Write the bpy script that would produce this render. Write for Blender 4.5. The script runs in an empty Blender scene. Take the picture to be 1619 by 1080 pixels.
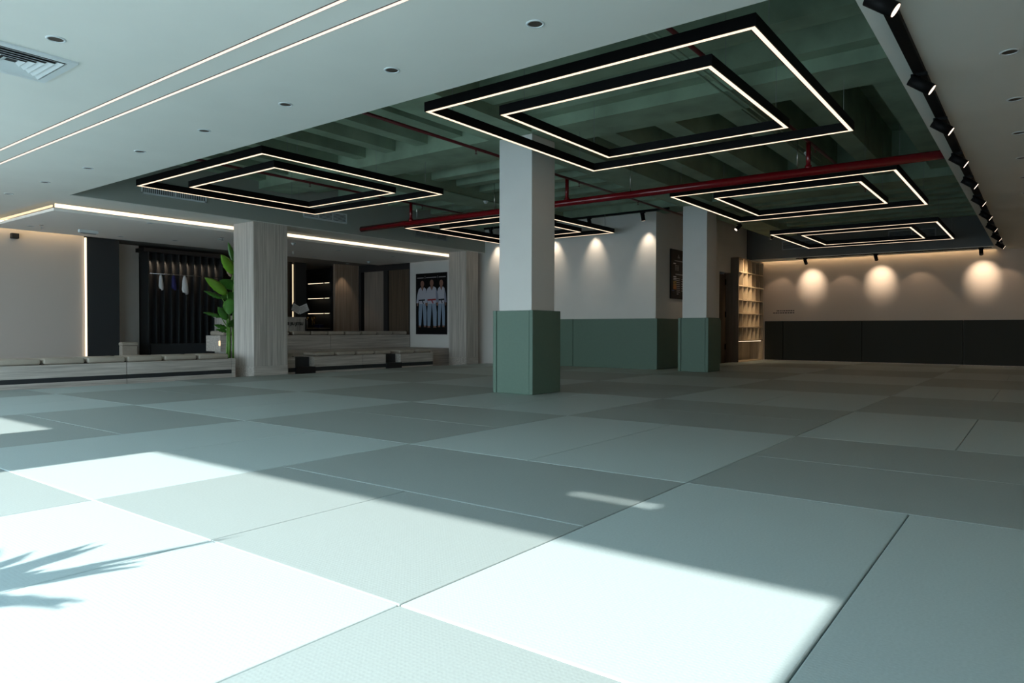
import bpy, bmesh, math, random
from mathutils import Vector, Matrix
random.seed(7)
S = bpy.context.scene
COL = S.collection
PI = math.pi

# ------------------------------------------------------------------ camera, world, sun, exposure
cd = bpy.data.cameras.new('camera')
cam = bpy.data.objects.new('camera', cd); COL.objects.link(cam)
CAM_YAW, CAM_PITCH, CAM_ROLL = 0.649344, -0.0161, 0.00193
fw = Vector((math.cos(CAM_YAW)*math.cos(CAM_PITCH), math.sin(CAM_YAW)*math.cos(CAM_PITCH), math.sin(CAM_PITCH)))
rt = Vector((math.sin(CAM_YAW), -math.cos(CAM_YAW), 0)); up = rt.cross(fw)
r2 = rt*math.cos(CAM_ROLL) + up*math.sin(CAM_ROLL); u2 = up*math.cos(CAM_ROLL) - rt*math.sin(CAM_ROLL)
M = Matrix((r2, u2, -fw)).transposed().to_4x4(); M.translation = (-1.3727, -1.4417, 0.7777)
cam.matrix_world = M
cd.sensor_width = 36; cd.lens = 1104.55/1619*36; cd.clip_start = 0.05; cd.clip_end = 200
S.camera = cam

w = bpy.data.worlds.new('daylight'); S.world = w; w.use_nodes = True
nt = w.node_tree; nt.nodes.clear()
wo = nt.nodes.new('ShaderNodeOutputWorld'); bg = nt.nodes.new('ShaderNodeBackground')
tc = nt.nodes.new('ShaderNodeTexCoord'); sx = nt.nodes.new('ShaderNodeSeparateXYZ'); cr = nt.nodes.new('ShaderNodeValToRGB')
nt.links.new(tc.outputs['Generated'], sx.inputs[0]); nt.links.new(sx.outputs['Z'], cr.inputs[0])
cr.color_ramp.elements[0].position = 0.0; cr.color_ramp.elements[0].color = (0.70, 0.86, 0.92, 1)
cr.color_ramp.elements[1].position = 0.7; cr.color_ramp.elements[1].color = (0.42, 0.70, 0.95, 1)
nt.links.new(cr.outputs[0], bg.inputs[0]); bg.inputs[1].default_value = 4.3
nt.links.new(bg.outputs[0], wo.inputs[0])

SUN_TAN = 0.636
sd = bpy.data.lights.new('sun', 'SUN'); sd.energy = 6.5; sd.angle = math.radians(0.8); sd.color = (1.0, 1.0, 0.97)
sun = bpy.data.objects.new('sun', sd); COL.objects.link(sun); sun.location = (-8, 1, 6)
sun.rotation_euler = Vector((1, 0, -SUN_TAN)).to_track_quat('-Z', 'Y').to_euler()

def portal(name, loc, size_y, size_z):      # lets Cycles find the daylight that comes in through a window opening
    d = bpy.data.lights.new(name, 'AREA'); d.shape = 'RECTANGLE'; d.size = size_y; d.size_y = size_z
    d.cycles.is_portal = True
    o = bpy.data.objects.new(name, d); COL.objects.link(o); o.location = loc
    o.rotation_euler = Vector((1, 0, 0)).to_track_quat('-Z', 'Z').to_euler()

S.view_settings.view_transform = 'Standard'; S.view_settings.look = 'None'
S.view_settings.gamma = 1; S.view_settings.use_curve_mapping = False
S.view_settings.exposure = 0.8
cy = S.cycles
cy.use_denoising = True
cy.max_bounces = 10; cy.diffuse_bounces = 6; cy.glossy_bounces = 4; cy.transmission_bounces = 4
cy.sample_clamp_indirect = 6; cy.caustics_reflective = False; cy.caustics_refractive = False

# ------------------------------------------------------------------ materials
MATS = {}
def nodes(name):
    m = bpy.data.materials.new(name); m.use_nodes = True
    return m, m.node_tree, m.node_tree.nodes['Principled BSDF']
def mat(name, col, rough=0.6, metal=0.0, spec=0.5, noise=0.0, scale=8.0, bump=0.0):
    m, t, p = nodes(name)
    p.inputs['Base Color'].default_value = (*col, 1); p.inputs['Roughness'].default_value = rough
    p.inputs['Metallic'].default_value = metal; p.inputs['Specular IOR Level'].default_value = spec
    if noise or bump:
        co = t.nodes.new('ShaderNodeTexCoord'); n = t.nodes.new('ShaderNodeTexNoise')
        n.inputs['Scale'].default_value = scale; n.inputs['Detail'].default_value = 5
        t.links.new(co.outputs['Object'], n.inputs['Vector'])
        r = t.nodes.new('ShaderNodeValToRGB')
        r.color_ramp.elements[0].position = 0.3; r.color_ramp.elements[1].position = 0.7
        r.color_ramp.elements[0].color = (*[c*(1-noise) for c in col], 1)
        r.color_ramp.elements[1].color = (*[min(1, c*(1+noise)) for c in col], 1)
        t.links.new(n.outputs['Fac'], r.inputs[0]); t.links.new(r.outputs[0], p.inputs['Base Color'])
        if bump:
            b = t.nodes.new('ShaderNodeBump'); b.inputs['Strength'].default_value = bump; b.inputs['Distance'].default_value = 0.01
            t.links.new(n.outputs['Fac'], b.inputs['Height']); t.links.new(b.outputs[0], p.inputs['Normal'])
    MATS[name] = m; return m
def wood(name, c1, c2, axis='Z', rough=0.5, freq=14.0):
    m, t, p = nodes(name); p.inputs['Roughness'].default_value = rough
    co = t.nodes.new('ShaderNodeTexCoord'); mp = t.nodes.new('ShaderNodeMapping')
    s = {'Z': (freq, freq, 0.35), 'X': (0.5, freq, freq), 'Y': (freq, 0.5, freq)}[axis]
    mp.inputs['Scale'].default_value = s
    t.links.new(co.outputs['Object'], mp.inputs[0])
    n = t.nodes.new('ShaderNodeTexNoise'); n.inputs['Scale'].default_value = 2.2; n.inputs['Detail'].default_value = 6; n.inputs['Roughness'].default_value = 0.65
    t.links.new(mp.outputs[0], n.inputs['Vector'])
    r = t.nodes.new('ShaderNodeValToRGB'); r.color_ramp.elements[0].position = 0.33; r.color_ramp.elements[1].position = 0.68
    r.color_ramp.elements[0].color = (*c1, 1); r.color_ramp.elements[1].color = (*c2, 1)
    t.links.new(n.outputs['Fac'], r.inputs[0]); t.links.new(r.outputs[0], p.inputs['Base Color'])
    MATS[name] = m; return m
def emis(name, col, strength):
    m = bpy.data.materials.new(name); m.use_nodes = True; t = m.node_tree; t.nodes.clear()
    o = t.nodes.new('ShaderNodeOutputMaterial'); e = t.nodes.new('ShaderNodeEmission')
    e.inputs[0].default_value = (*col, 1); e.inputs[1].default_value = strength
    t.links.new(e.outputs[0], o.inputs[0]); MATS[name] = m; return m
def tatami(name, col):
    m, t, p = nodes(name)
    p.inputs['Roughness'].default_value = 0.52; p.inputs['Specular IOR Level'].default_value = 0.5
    co = t.nodes.new('ShaderNodeTexCoord')
    n = t.nodes.new('ShaderNodeTexNoise'); n.inputs['Scale'].default_value = 110; n.inputs['Detail'].default_value = 3
    t.links.new(co.outputs['Object'], n.inputs['Vector'])
    r = t.nodes.new('ShaderNodeValToRGB'); r.color_ramp.elements[0].position = 0.25; r.color_ramp.elements[1].position = 0.75
    r.color_ramp.elements[0].color = (*[c*0.93 for c in col], 1); r.color_ramp.elements[1].color = (*[c*1.06 for c in col], 1)
    t.links.new(n.outputs['Fac'], r.inputs[0]); t.links.new(r.outputs[0], p.inputs['Base Color'])
    ws = []
    for d in ('X', 'Y'):
        wv = t.nodes.new('ShaderNodeTexWave'); wv.wave_type = 'BANDS'; wv.bands_direction = d
        wv.inputs['Scale'].default_value = 24; wv.inputs['Distortion'].default_value = 0.3
        t.links.new(co.outputs['Object'], wv.inputs['Vector']); ws.append(wv)
    mu = t.nodes.new('ShaderNodeMath'); mu.operation = 'MULTIPLY'
    t.links.new(ws[0].outputs['Fac'], mu.inputs[0]); t.links.new(ws[1].outputs['Fac'], mu.inputs[1])
    ad = t.nodes.new('ShaderNodeMath'); ad.operation = 'ADD'
    t.links.new(mu.outputs[0], ad.inputs[0]); t.links.new(n.outputs['Fac'], ad.inputs[1])
    b = t.nodes.new('ShaderNodeBump'); b.inputs['Strength'].default_value = 0.10; b.inputs['Distance'].default_value = 0.002
    t.links.new(ad.outputs[0], b.inputs['Height']); t.links.new(b.outputs[0], p.inputs['Normal'])
    MATS[name] = m; return m

tatami('mat_light', (0.40, 0.48, 0.475)); tatami('mat_dark', (0.285, 0.335, 0.325))
mat('ceiling_white', (0.69, 0.71, 0.675), 0.85, noise=0.02, scale=2)
mat('ceiling_panel', (0.84, 0.83, 0.80), 0.8)
mat('ceiling_grey', (0.20, 0.205, 0.20), 0.85)
mat('wall_white', (0.70, 0.69, 0.67), 0.85, noise=0.02, scale=3)
mat('wall_grey', (0.52, 0.47, 0.435), 0.8)
mat('wall_cream', (0.60, 0.50, 0.42), 0.8)
mat('fascia_paint', (0.30, 0.33, 0.30), 0.85)
mat('fascia_dark', (0.15, 0.158, 0.158), 0.85)
mat('concrete_green', (0.26, 0.36, 0.262), 0.85, noise=0.2, scale=2.5, bump=0.3)
mat('vinyl_green', (0.115, 0.185, 0.145), 0.5, spec=0.3, noise=0.03, scale=30, bump=0.04)
mat('vinyl_edge', (0.22, 0.34, 0.30), 0.4)
mat('vinyl_dark', (0.034, 0.035, 0.029), 0.6, spec=0.15)  # same green vinyl with the dim back wall's shade put into the colour
mat('black_metal', (0.004, 0.004, 0.0045), 0.55, spec=0.12)
mat('black_matte', (0.012, 0.012, 0.014), 0.6)
mat('charcoal', (0.022, 0.026, 0.030), 0.55)
mat('red_paint', (0.20, 0.004, 0.009), 0.22)
mat('red_dark', (0.10, 0.006, 0.009), 0.4)
mat('white_metal', (0.62, 0.68, 0.70), 0.4)
mat('grille_grey', (0.22, 0.25, 0.26), 0.5)
mat('steel', (0.6, 0.6, 0.6), 0.25, 1.0)
mat('lamp_inside', (0.06, 0.045, 0.035), 0.5)
wood('wood_column', (0.32, 0.295, 0.27), (0.62, 0.58, 0.54), 'Z')
wood('wood_bench', (0.35, 0.32, 0.29), (0.66, 0.615, 0.57), 'X')
wood('wood_panel', (0.20, 0.155, 0.12), (0.36, 0.29, 0.235), 'Z')
wood('wood_dark', (0.055, 0.038, 0.025), (0.12, 0.085, 0.058), 'Z')
wood('wood_door', (0.16, 0.135, 0.115), (0.26, 0.22, 0.19), 'Z')
wood('wood_shelf', (0.44, 0.36, 0.26), (0.62, 0.52, 0.39), 'Z')
wood('wood_shelf_flat', (0.34, 0.27, 0.19), (0.50, 0.41, 0.30), 'X')
wood('lounge_boards', (0.13, 0.09, 0.065), (0.22, 0.16, 0.12), 'X')
mat('cushion', (0.40, 0.355, 0.30), 0.5, noise=0.04, scale=14)
mat('strap', (0.05, 0.045, 0.04), 0.5)
mat('orange_board', (0.55, 0.17, 0.02), 0.5)
mat('cloth_white', (0.75, 0.75, 0.78), 0.8)
mat('cloth_navy', (0.02, 0.02, 0.12), 0.8)
mat('leaf', (0.045, 0.15, 0.02), 0.35, noise=0.25, scale=6)
mat('leaf_light', (0.14, 0.32, 0.025), 0.35, noise=0.2, scale=6)
mat('leaf_dry', (0.30, 0.22, 0.15), 0.6)
mat('leaf_stem', (0.13, 0.27, 0.05), 0.45)
mat('soil', (0.03, 0.02, 0.015), 0.9)
mat('poster_black', (0.003, 0.003, 0.004), 0.5, spec=0.15)
mat('print_skin', (0.22, 0.11, 0.08), 0.5)
mat('print_gi', (0.46, 0.47, 0.55), 0.5)
mat('print_gi_shade', (0.22, 0.24, 0.33), 0.5)
mat('print_trousers', (0.24, 0.32, 0.44), 0.5)
mat('print_belt_red', (0.30, 0.02, 0.025), 0.5)
mat('print_belt_black', (0.01, 0.01, 0.02), 0.5)
mat('print_grey', (0.25, 0.25, 0.26), 0.5)
mat('print_white', (0.7, 0.7, 0.7), 0.5)
mat('print_orange', (0.55, 0.18, 0.02), 0.5)
mat('print_yellow', (0.55, 0.33, 0.06), 0.5)
mat('print_blue', (0.03, 0.08, 0.25), 0.5)
mat('letter_black', (0.01, 0.01, 0.01), 0.5)
mat('gold', (0.7, 0.5, 0.22), 0.25, 1.0)
mat('blue_bag', (0.02, 0.03, 0.16), 0.5)
mat('terracotta', (0.25, 0.22, 0.2), 0.7)
mat('paving', (0.52, 0.52, 0.50), 0.9, noise=0.1)
emis('led_pendant', (1.0, 0.75, 0.53), 0.98)
emis('led_line', (1.0, 0.82, 0.72), 0.75)
emis('led_cove', (1.0, 0.80, 0.55), 1.2)
emis('led_cove_soft', (1.0, 0.72, 0.45), 0.8)
emis('lens_glow', (1.0, 0.78, 0.6), 1.6)
emis('cove_hidden', (1.0, 0.72, 0.40), 7.0)

# ------------------------------------------------------------------ helpers
def B(bm, x0, x1, y0, y1, z0, z1, bev=0.0, seg=2, mi=0):
    x0, x1 = min(x0, x1), max(x0, x1); y0, y1 = min(y0, y1), max(y0, y1); z0, z1 = min(z0, z1), max(z0, z1)
    v = [bm.verts.new(c) for c in ((x0, y0, z0), (x1, y0, z0), (x1, y1, z0), (x0, y1, z0), (x0, y0, z1), (x1, y0, z1), (x1, y1, z1), (x0, y1, z1))]
    fs = [bm.faces.new([v[i] for i in q]) for q in ((3, 2, 1, 0), (4, 5, 6, 7), (0, 1, 5, 4), (1, 2, 6, 5), (2, 3, 7, 6), (3, 0, 4, 7))]
    for f in fs: f.material_index = mi
    if bev:
        es = set(e for f in fs for e in f.edges)
        bmesh.ops.bevel(bm, geom=list(es), offset=bev, segments=seg, affect='EDGES', profile=0.5, clamp_overlap=True)
    return bm
def bx(*a, **k): return B(bmesh.new(), *a, **k)
def tube(bm, p0, p1, r0, r1=None, n=16, caps=True):
    p0, p1 = Vector(p0), Vector(p1); r1 = r0 if r1 is None else r1
    d = (p1-p0); q = d.to_track_quat('Z', 'Y')
    A = []
    for p, r in ((p0, r0), (p1, r1)):
        A.append([bm.verts.new(p + q @ Vector((r*math.cos(2*PI*i/n), r*math.sin(2*PI*i/n), 0))) for i in range(n)])
    for i in range(n):
        bm.faces.new((A[0][i], A[0][(i+1) % n], A[1][(i+1) % n], A[1][i])).smooth = True
    if caps:
        bm.faces.new(A[0][::-1]); bm.faces.new(A[1])
    return bm
def lathe(bm, prof, n=24, c=(0, 0, 0)):
    rings = []
    for r, z in prof:
        if r < 1e-6: rings.append([bm.verts.new((c[0], c[1], c[2]+z))])
        else: rings.append([bm.verts.new((c[0]+r*math.cos(2*PI*i/n), c[1]+r*math.sin(2*PI*i/n), c[2]+z)) for i in range(n)])
    for a, b in zip(rings, rings[1:]):
        for i in range(n):
            j = (i+1) % n
            if len(a) == 1 and len(b) == 1: continue
            if len(a) == 1: f = bm.faces.new((a[0], b[j], b[i]))
            elif len(b) == 1: f = bm.faces.new((a[i], a[j], b[0]))
            else: f = bm.faces.new((a[i], a[j], b[j], b[i]))
            f.smooth = True
    return bm
def ngon(bm, pts):
    f = bm.faces.new([bm.verts.new(p) for p in pts]); return f
def obj(name, bm, m, parent=None, loc=(0, 0, 0)):
    bmesh.ops.recalc_face_normals(bm, faces=bm.faces)
    me = bpy.data.meshes.new(name); bm.to_mesh(me); bm.free()
    for k in (m if isinstance(m, (list, tuple)) else [m]): me.materials.append(MATS[k])
    o = bpy.data.objects.new(name, me); COL.objects.link(o); o.location = loc
    if parent: o.parent = parent
    return o
def tag(o, label, cat, group=None):
    o['label'] = label; o['category'] = cat
    if group: o['group'] = group
    return o
def thing(name, label, cat, loc=(0, 0, 0), group=None):
    o = bpy.data.objects.new(name, None); COL.objects.link(o); o.location = loc; o.empty_display_size = 0.1
    return tag(o, label, cat, group)
def struct(name, bm, m):
    o = obj(name, bm, m); o['kind'] = 'structure'; return o
def dup(root, loc, label, rot=None):
    r = root.copy(); COL.objects.link(r); r.location = loc; r['label'] = label
    if rot is not None: r.rotation_euler = rot
    for ch in list(root.children):
        c = ch.copy(); COL.objects.link(c); c.parent = r
        for g in list(ch.children):
            d = g.copy(); COL.objects.link(d); d.parent = c
    return r
ORD = ['first', 'second', 'third', 'fourth', 'fifth', 'sixth', 'seventh', 'eighth', 'ninth', 'tenth', 'eleventh', 'twelfth']
def text(s, size, m, parent, loc, rot, name='lettering', sx=1.0):
    c = bpy.data.curves.new(name, 'FONT'); c.body = s; c.size = size; c.align_x = 'CENTER'; c.align_y = 'CENTER'; c.extrude = 0.002; c.offset = size*0.035
    tmp = bpy.data.objects.new('tmp', c); COL.objects.link(tmp); bpy.context.view_layer.update()
    me = bpy.data.meshes.new_from_object(tmp.evaluated_get(bpy.context.evaluated_depsgraph_get()))
    bpy.data.objects.remove(tmp); bpy.data.curves.remove(c); me.materials.clear(); me.materials.append(MATS[m])
    o = bpy.data.objects.new(name, me); COL.objects.link(o)
    o.location = loc; o.rotation_euler = rot; o.scale = (sx, 1, 1)
    if parent: o.parent = parent
    return o

# ------------------------------------------------------------------ room shell
XW, YR, XB, YL = -2.5, -3.2, 17.6, 9.1      # window wall, right wall, back wall, edge of the tall void towards the lounge
HEAD, ZC, ZS = 2.10, 2.60, 3.95
struct('floor', bx(XW-0.2, XB+0.2, YR-0.2, 16.4, -0.12, -0.041), 'lounge_boards')
struct('ground', bx(-30, XW-0.2, -25, 30, -0.3, -0.15), 'paving')
struct('ceiling', bx(XW-0.2, XB+0.2, YR-0.2, 16.4, ZS, ZS+0.2), 'concrete_green')
# window wall: piers, sill and head leave three wide openings
wins = [(-0.98, 3.06), (4.71, 8.75), (9.3, 12.88)]  # third opening is unseen, widened to brighten the lounge
bm = bmesh.new()
ys = [YR-0.2] + [v for a in wins for v in a] + [16.4]
for i in range(0, len(ys), 2): B(bm, XW-0.02, XW, ys[i], ys[i+1], -0.1, HEAD)
SL = (-0.10, 0.34, 2.50, 2.54)              # a narrow slot over the window head that throws the thin streak of sun
B(bm, XW-0.02, XW, YR-0.2, 16.4, HEAD, SL[2]); B(bm, XW-0.02, XW, YR-0.2, 16.4, SL[3], ZS)
B(bm, XW-0.02, XW, YR-0.2, SL[0], SL[2], SL[3]); B(bm, XW-0.02, XW, SL[1], 16.4, SL[2], SL[3])
struct('wall_front', bm, 'wall_white')
for k, (a, b) in enumerate(wins): portal('window_daylight', (XW-0.04, (a+b)/2, HEAD/2-0.02), b-a, HEAD+0.04)
struct('wall_right', bx(XW, XB+0.2, YR-0.2, YR, -0.1, ZS), 'wall_cream')
struct('wall_back', bx(XB, XB+0.2, YR, 4.86, -0.1, ZS), 'wall_cream')
struct('wall_middle', bx(11.45, 11.62, 4.7, 9.40, -0.1, ZS), 'wall_white')
bm = bx(11.62, 14.88, 4.7, 4.82, -0.1, ZS); B(bm, 14.88, 17.6, 4.7, 4.82, 2.2, ZS); B(bm, 15.66, 17.6, 4.87, 4.99, -0.1, 2.2)
struct('wall_side', bm, 'wall_white')
struct('wall_core', bx(11.63, 17.8, 5.0, 16.4, -0.1, ZS), 'charcoal')  # unseen solid block added to stop daylight leaking in around the doors
struct('wall_outer', bx(XW-0.2, 11.62, 16.21, 16.4, -0.1, ZS), 'charcoal')  # unseen backing wall added to keep outside light out
bm = bx(11.3, 11.62, 9.40, 11.46, -0.1, 2.8); B(bm, 11.36, 11.42, 11.46, 16.2, -0.1, 2.8)
struct('wall_lounge', bm, 'wall_white')
struct('wall_lounge_rear', bx(4.84, 11.36, 16.0, 16.2, -0.1, 2.8), 'charcoal')
struct('wall_left', bx(XW, 4.23, 12.9, 13.05, -0.1, 2.6), 'wall_grey')
struct('wall_recess', bx(4.84, 5.56, 13.62, 13.7, -0.1, 2.8), 'wall_white')
# lowered ceilings
struct('ceiling_front', bx(XW, 2.57, YR, 13.0, ZC, ZC+0.01), 'ceiling_white')
struct('ceiling_right', bx(2.57, XB, YR, -0.6, ZC, ZC+0.01), 'ceiling_white')
struct('ceiling_lounge_strip', bx(2.57, 11.45, YL, 9.84, ZC, ZC+0.01), 'ceiling_white')
struct('ceiling_lounge_upper', bx(2.58, 11.45, 9.84, 16.2, 2.66, 2.72), 'ceiling_white')
struct('ceiling_lounge_panel', bx(2.68, 11.28, 9.94, 12.62, 2.495, 2.535), 'ceiling_panel')
struct('ceiling_lounge_rear', bx(4.24, 11.36, 12.70, 16.0, 2.53, 2.56), 'ceiling_grey')
struct('ceiling_back', bx(16.8, 17.47, -0.6, 4.7, ZC, ZC+0.01), 'ceiling_white')
struct('trim_void_front', bx(2.52, 2.57, -0.6, YL, ZC+0.0101, ZS), 'fascia_paint')
struct('trim_void_right', bx(2.52, XB, -0.655, -0.6, ZC+0.0101, ZS), 'fascia_paint')
struct('trim_void_left', bx(2.52, 11.45, YL, YL+0.05, ZC+0.0101, ZS), 'fascia_paint')
struct('trim_void_back', bx(16.8, 16.85, -0.6, 4.7, ZC+0.0101, ZS), 'fascia_dark')
struct('trim_cove_riser', bx(2.56, 2.58, 9.86, 13, 2.6, 2.66), 'ceiling_white')
struct('baseboard_back', bx(17.40, 17.6, YR, 4.5, -0.04, 0.012), 'wood_bench')
# concrete beams and ribs over the void
bm = bx(5.45, 6.1, -0.6, YL, 3.15, ZS); B(bm, 11.15, 11.8, -0.6, YL, 3.15, ZS)
struct('ceiling_beam', bm, 'concrete_green')
bm = bmesh.new()
for a, b in ((2.57, 5.45), (6.1, 11.15), (11.8, 16.8)): B(bm, a, b, 3.45, 4.1, 3.15, ZS)
B(bm, 6.1, 11.15, 6.7, 7.35, 3.15, ZS)
struct('ceiling_beam_cross', bm, 'concrete_green')
def ribs(name, x0, x1, y0, y1, along, off=0.0, w=0.2, pitch=0.62):
    bm = bmesh.new(); v = (y0 if along == 'X' else x0) + off
    end = y1 if along == 'X' else x1
    while v < end-0.05:
        e = min(v+w, end)
        if along == 'X': B(bm, x0, x1, v, e, 3.28, ZS)
        else: B(bm, v, e, y0, y1, 3.28, ZS)
        v += pitch
    struct(name, bm, 'concrete_green')
ribs('ceiling_ribs_near_left', 2.57, 5.45, 4.1, YL, 'X', 0.45)
ribs('ceiling_ribs_near_right', 2.57, 5.45, -0.6, 3.45, 'Y', 0.35, 0.24, 0.78)
ribs('ceiling_ribs_middle_left', 6.1, 11.15, 4.1, 6.7, 'Y', 0.4, 0.2)
ribs('ceiling_ribs_far_left', 6.1, 11.15, 7.35, YL, 'Y', 0.4, 0.2)
ribs('ceiling_ribs_middle_right', 6.1, 11.15, -0.6, 3.45, 'X', 0.3, 0.26, 0.8)
ribs('ceiling_ribs_far_right', 11.8, 16.8, -0.6, 3.45, 'Y', 0.4, 0.2)

# ------------------------------------------------------------------ floor mats
GAP = 0.0022
HOLES = [(11.385, 18, 4.635, 10), (5.495, 6.005, 3.475, 3.985), (11.265, 11.755, 3.575, 4.065), (15.62, 18, 4.49, 5)]
def make_mat(x0, x1, y0, y1, dark, label):
    x1 = min(x1, 17.4); y1 = min(y1, 9.10)
    if x0 >= 11.38: y1 = min(y1, 4.635)
    if x1-x0 < 0.2 or y1-y0 < 0.1: return
    if x0 < 12: pass
    cx, cyy = (x0+x1)/2, (y0+y1)/2; hx, hy = (x1-x0)/2-GAP, (y1-y0)/2-GAP
    cut = [h for h in HOLES if h[0] < x1 and h[1] > x0 and h[2] < y1 and h[3] > y0]
    if not cut: bm = bx(-hx, hx, -hy, hy, -0.04, 0, bev=0.0045, seg=2)
    else:
        X_ = sorted({-hx, hx} | {v-cx for h in cut for v in h[:2] if abs(v-cx) < hx})
        Y_ = sorted({-hy, hy} | {v-cyy for h in cut for v in h[2:] if abs(v-cyy) < hy})
        bm = bmesh.new()
        for a, b in zip(X_, X_[1:]):
            for c, d in zip(Y_, Y_[1:]):
                mx, my = (a+b)/2+cx, (c+d)/2+cyy
                if not any(h[0] < mx < h[1] and h[2] < my < h[3] for h in cut): B(bm, a, b, c, d, -0.04, 0)
    o = obj('tatami_mat', bm, 'mat_dark' if dark else 'mat_light', loc=(cx, cyy, 0))
    tag(o, label, 'mat', 'dark green floor mats' if dark else 'pale green floor mats')
NUM = ['one', 'two', 'three', 'four', 'five', 'six', 'seven', 'eight', 'nine', 'ten']
for i in range(-1, 9):
    for j in range(-1, 5):
        dark = (i+j) % 2 == 0
        if i >= 6 and j >= 3: continue
        X, Y = i*2.0, j*2.0
        pos = 'mat, row %s from camera, square %s from benches' % (NUM[i+1], NUM[4-j])
        if dark:
            if (i, j) == (0, 0):
                make_mat(X, X+1, Y, Y+1, 1, 'square dark olive '+pos+', near right')
                make_mat(X, X+1, Y+1, Y+2, 1, 'square dark olive '+pos+', near left')
            else: make_mat(X, X+1, Y, Y+2, 1, 'dark olive '+pos+', near half')
            make_mat(X+1, X+2, Y, Y+2, 1, 'dark olive '+pos+', far half')
        else:
            make_mat(X, X+2, Y, Y+1, 0, 'pale sage '+pos+', right half')
            make_mat(X, X+2, Y+1, Y+2, 0, 'pale sage '+pos+', left half')

# ------------------------------------------------------------------ columns and wall pads
def padded_column(x0, y0, w, label, ztop, pw=0.60):
    cx, cyy = x0+w/2, y0+w/2
    t = thing('column', label, 'column', (cx, cyy, -0.04))
    obj('shaft', bx(-w/2, w/2, -w/2, w/2, 0, ztop+0.04, bev=0.008), 'wall_white', t)
    h, e = 1.06, pw/2
    for s in (-1, 1):
        p = obj('pad', bx(-e, e, s*(w/2+0.002), s*e, 0.04, h, bev=0.006), 'vinyl_green', t)
    for s in (-1, 1):
        i = w/2+0.002
        p = obj('pad', bx(s*(w/2+0.002), s*(e-0.006), -i+0.004, i-0.004, 0.04, h-0.002, bev=0.006), 'vinyl_green', t)
    return t
padded_column(5.50, 3.48, 0.50, 'square white column with sage padding around its foot, nearest to the camera', 3.15, 0.61)
padded_column(11.27, 3.58, 0.48, 'white column with green foot padding, farther one beside the black notice board', 3.15, 0.60)
def wall_pad(x0, x1, y0, y1, label, m='vinyl_green', h=1.02):
    o = obj('wall_pad', bx(x0, x1, y0, y1, 0.0, h, bev=0.008), m)
    tag(o, label, 'padding', 'wall padding')
wall_pad(11.39, 11.447, 4.64, 6.60, 'dark green wall pad below the spotlit wall, ending at the outer corner')
wall_pad(11.39, 11.447, 6.61, 8.5, 'dark green wall pad below the spotlit wall, mostly hidden behind the near column')
wall_pad(11.45, 13.2, 4.64, 4.697, 'dark green wall pad around the corner below the black notice board')
wall_pad(13.21, 14.85, 4.64, 4.697, 'dark green wall pad between the notice board and the brown door')
ye = [4.46, 3.98, 2.10, -0.0, -1.6, -3.15]
lb = ['narrow almost black wall pad next to the cubbyhole shelving', 'almost black wall pad on the back wall, second from the cubbyhole shelving',
      'almost black wall pad in the middle of the back wall', 'almost black wall pad at the right edge of the back wall', 'almost black wall pad past the right end of view']
for k in range(5): wall_pad(17.53, 17.597, ye[k+1]+0.004, ye[k]-0.004, lb[k], 'vinyl_dark', 1.03)
struct('wall_side_post', bx(16.80, 17.6, 4.69, 4.70, 2.2, ZS), 'fascia_dark')

def wood_column(x0, x1, y0, y1, label):
    t = thing('wooden_column', label, 'column', (x0, y0, -0.04))
    obj('cladding', bx(0, x1-x0, 0, y1-y0, 0.20, 2.64, bev=0.003), 'wood_column', t)
    obj('base_board', bx(-0.004, x1-x0+0.004, -0.004, y1-y0, 0, 0.199, bev=0.002), 'wood_bench', t)
wood_column(5.36, 6.02, 9.12, 9.72, 'pale grained wood column between the long bench and the tiered seating')
wood_column(10.80, 11.22, 9.12, 9.66, 'pale grained wood column in front of the poster of three athletes')

# ------------------------------------------------------------------ pendant lights
def ring(bm, h, w, z0, z1, inset=0.0):
    o, i = h-inset, h-w+inset
    B(bm, -o, o, i, o, z0, z1); B(bm, -o, o, -o, -i, z0, z1); B(bm, -o, -i, -i, i, z0, z1); B(bm, i, o, -i, i, z0, z1)
    return bm
ZP = 2.735
def pendant(label, loc):
    t = thing('pendant_light', label, 'ceiling light', loc, 'square pendant lights')
    for nm, h in (('outer_frame', 1.48), ('inner_frame', 1.0)):
        f = obj(nm, ring(bmesh.new(), h, 0.05, 0.008, 0.092), 'black_metal', t)
        obj('light_strip', ring(bmesh.new(), h, 0.05, 0.0058, 0.0078, 0.009), 'led_pendant', f)
        for a in (-1, 1):
            for b in (-1, 1):
                obj('cable', tube(bmesh.new(), (a*(h-0.35), b*(h-0.025), 0.085), (a*(h-0.35), b*(h-0.025), 0.96), 0.0025, n=6), 'grille_grey', t)
    return t
P0 = pendant('double square pendant light nearest to the camera, right of the near column top', (4.66, 1.53, ZP))
dup(P0, (4.63, 6.97, ZP), 'double square pendant light at left, beside the ceiling edge and vent')
dup(P0, (9.62, 6.92, ZP), 'double square pendant light partly hidden behind the near column')
dup(P0, (9.72, 1.47, ZP), 'double square pendant light just beyond the thick red pipe on the right')
dup(P0, (14.72, 1.55, ZP), 'double square pendant light farthest away, in front of the back wall')

# recessed lines of light in the front ceiling
for x, l in ((1.155, 'thin recessed line of light across the ceiling, farther left of the pair'), (1.36, 'thin recessed line of light across the ceiling, nearer to the open ceiling')):
    t = thing('linear_light', l, 'ceiling light', (x, 4.5, ZC), 'recessed lines of light')
    obj('profile', bx(-0.016, 0.016, -5.5, 8.3, -0.003, 0.0), 'lamp_inside', t)
    obj('light_strip', bx(-0.010, 0.010, -5.5, 8.3, -0.006, -0.003), 'led_line', t)

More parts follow.
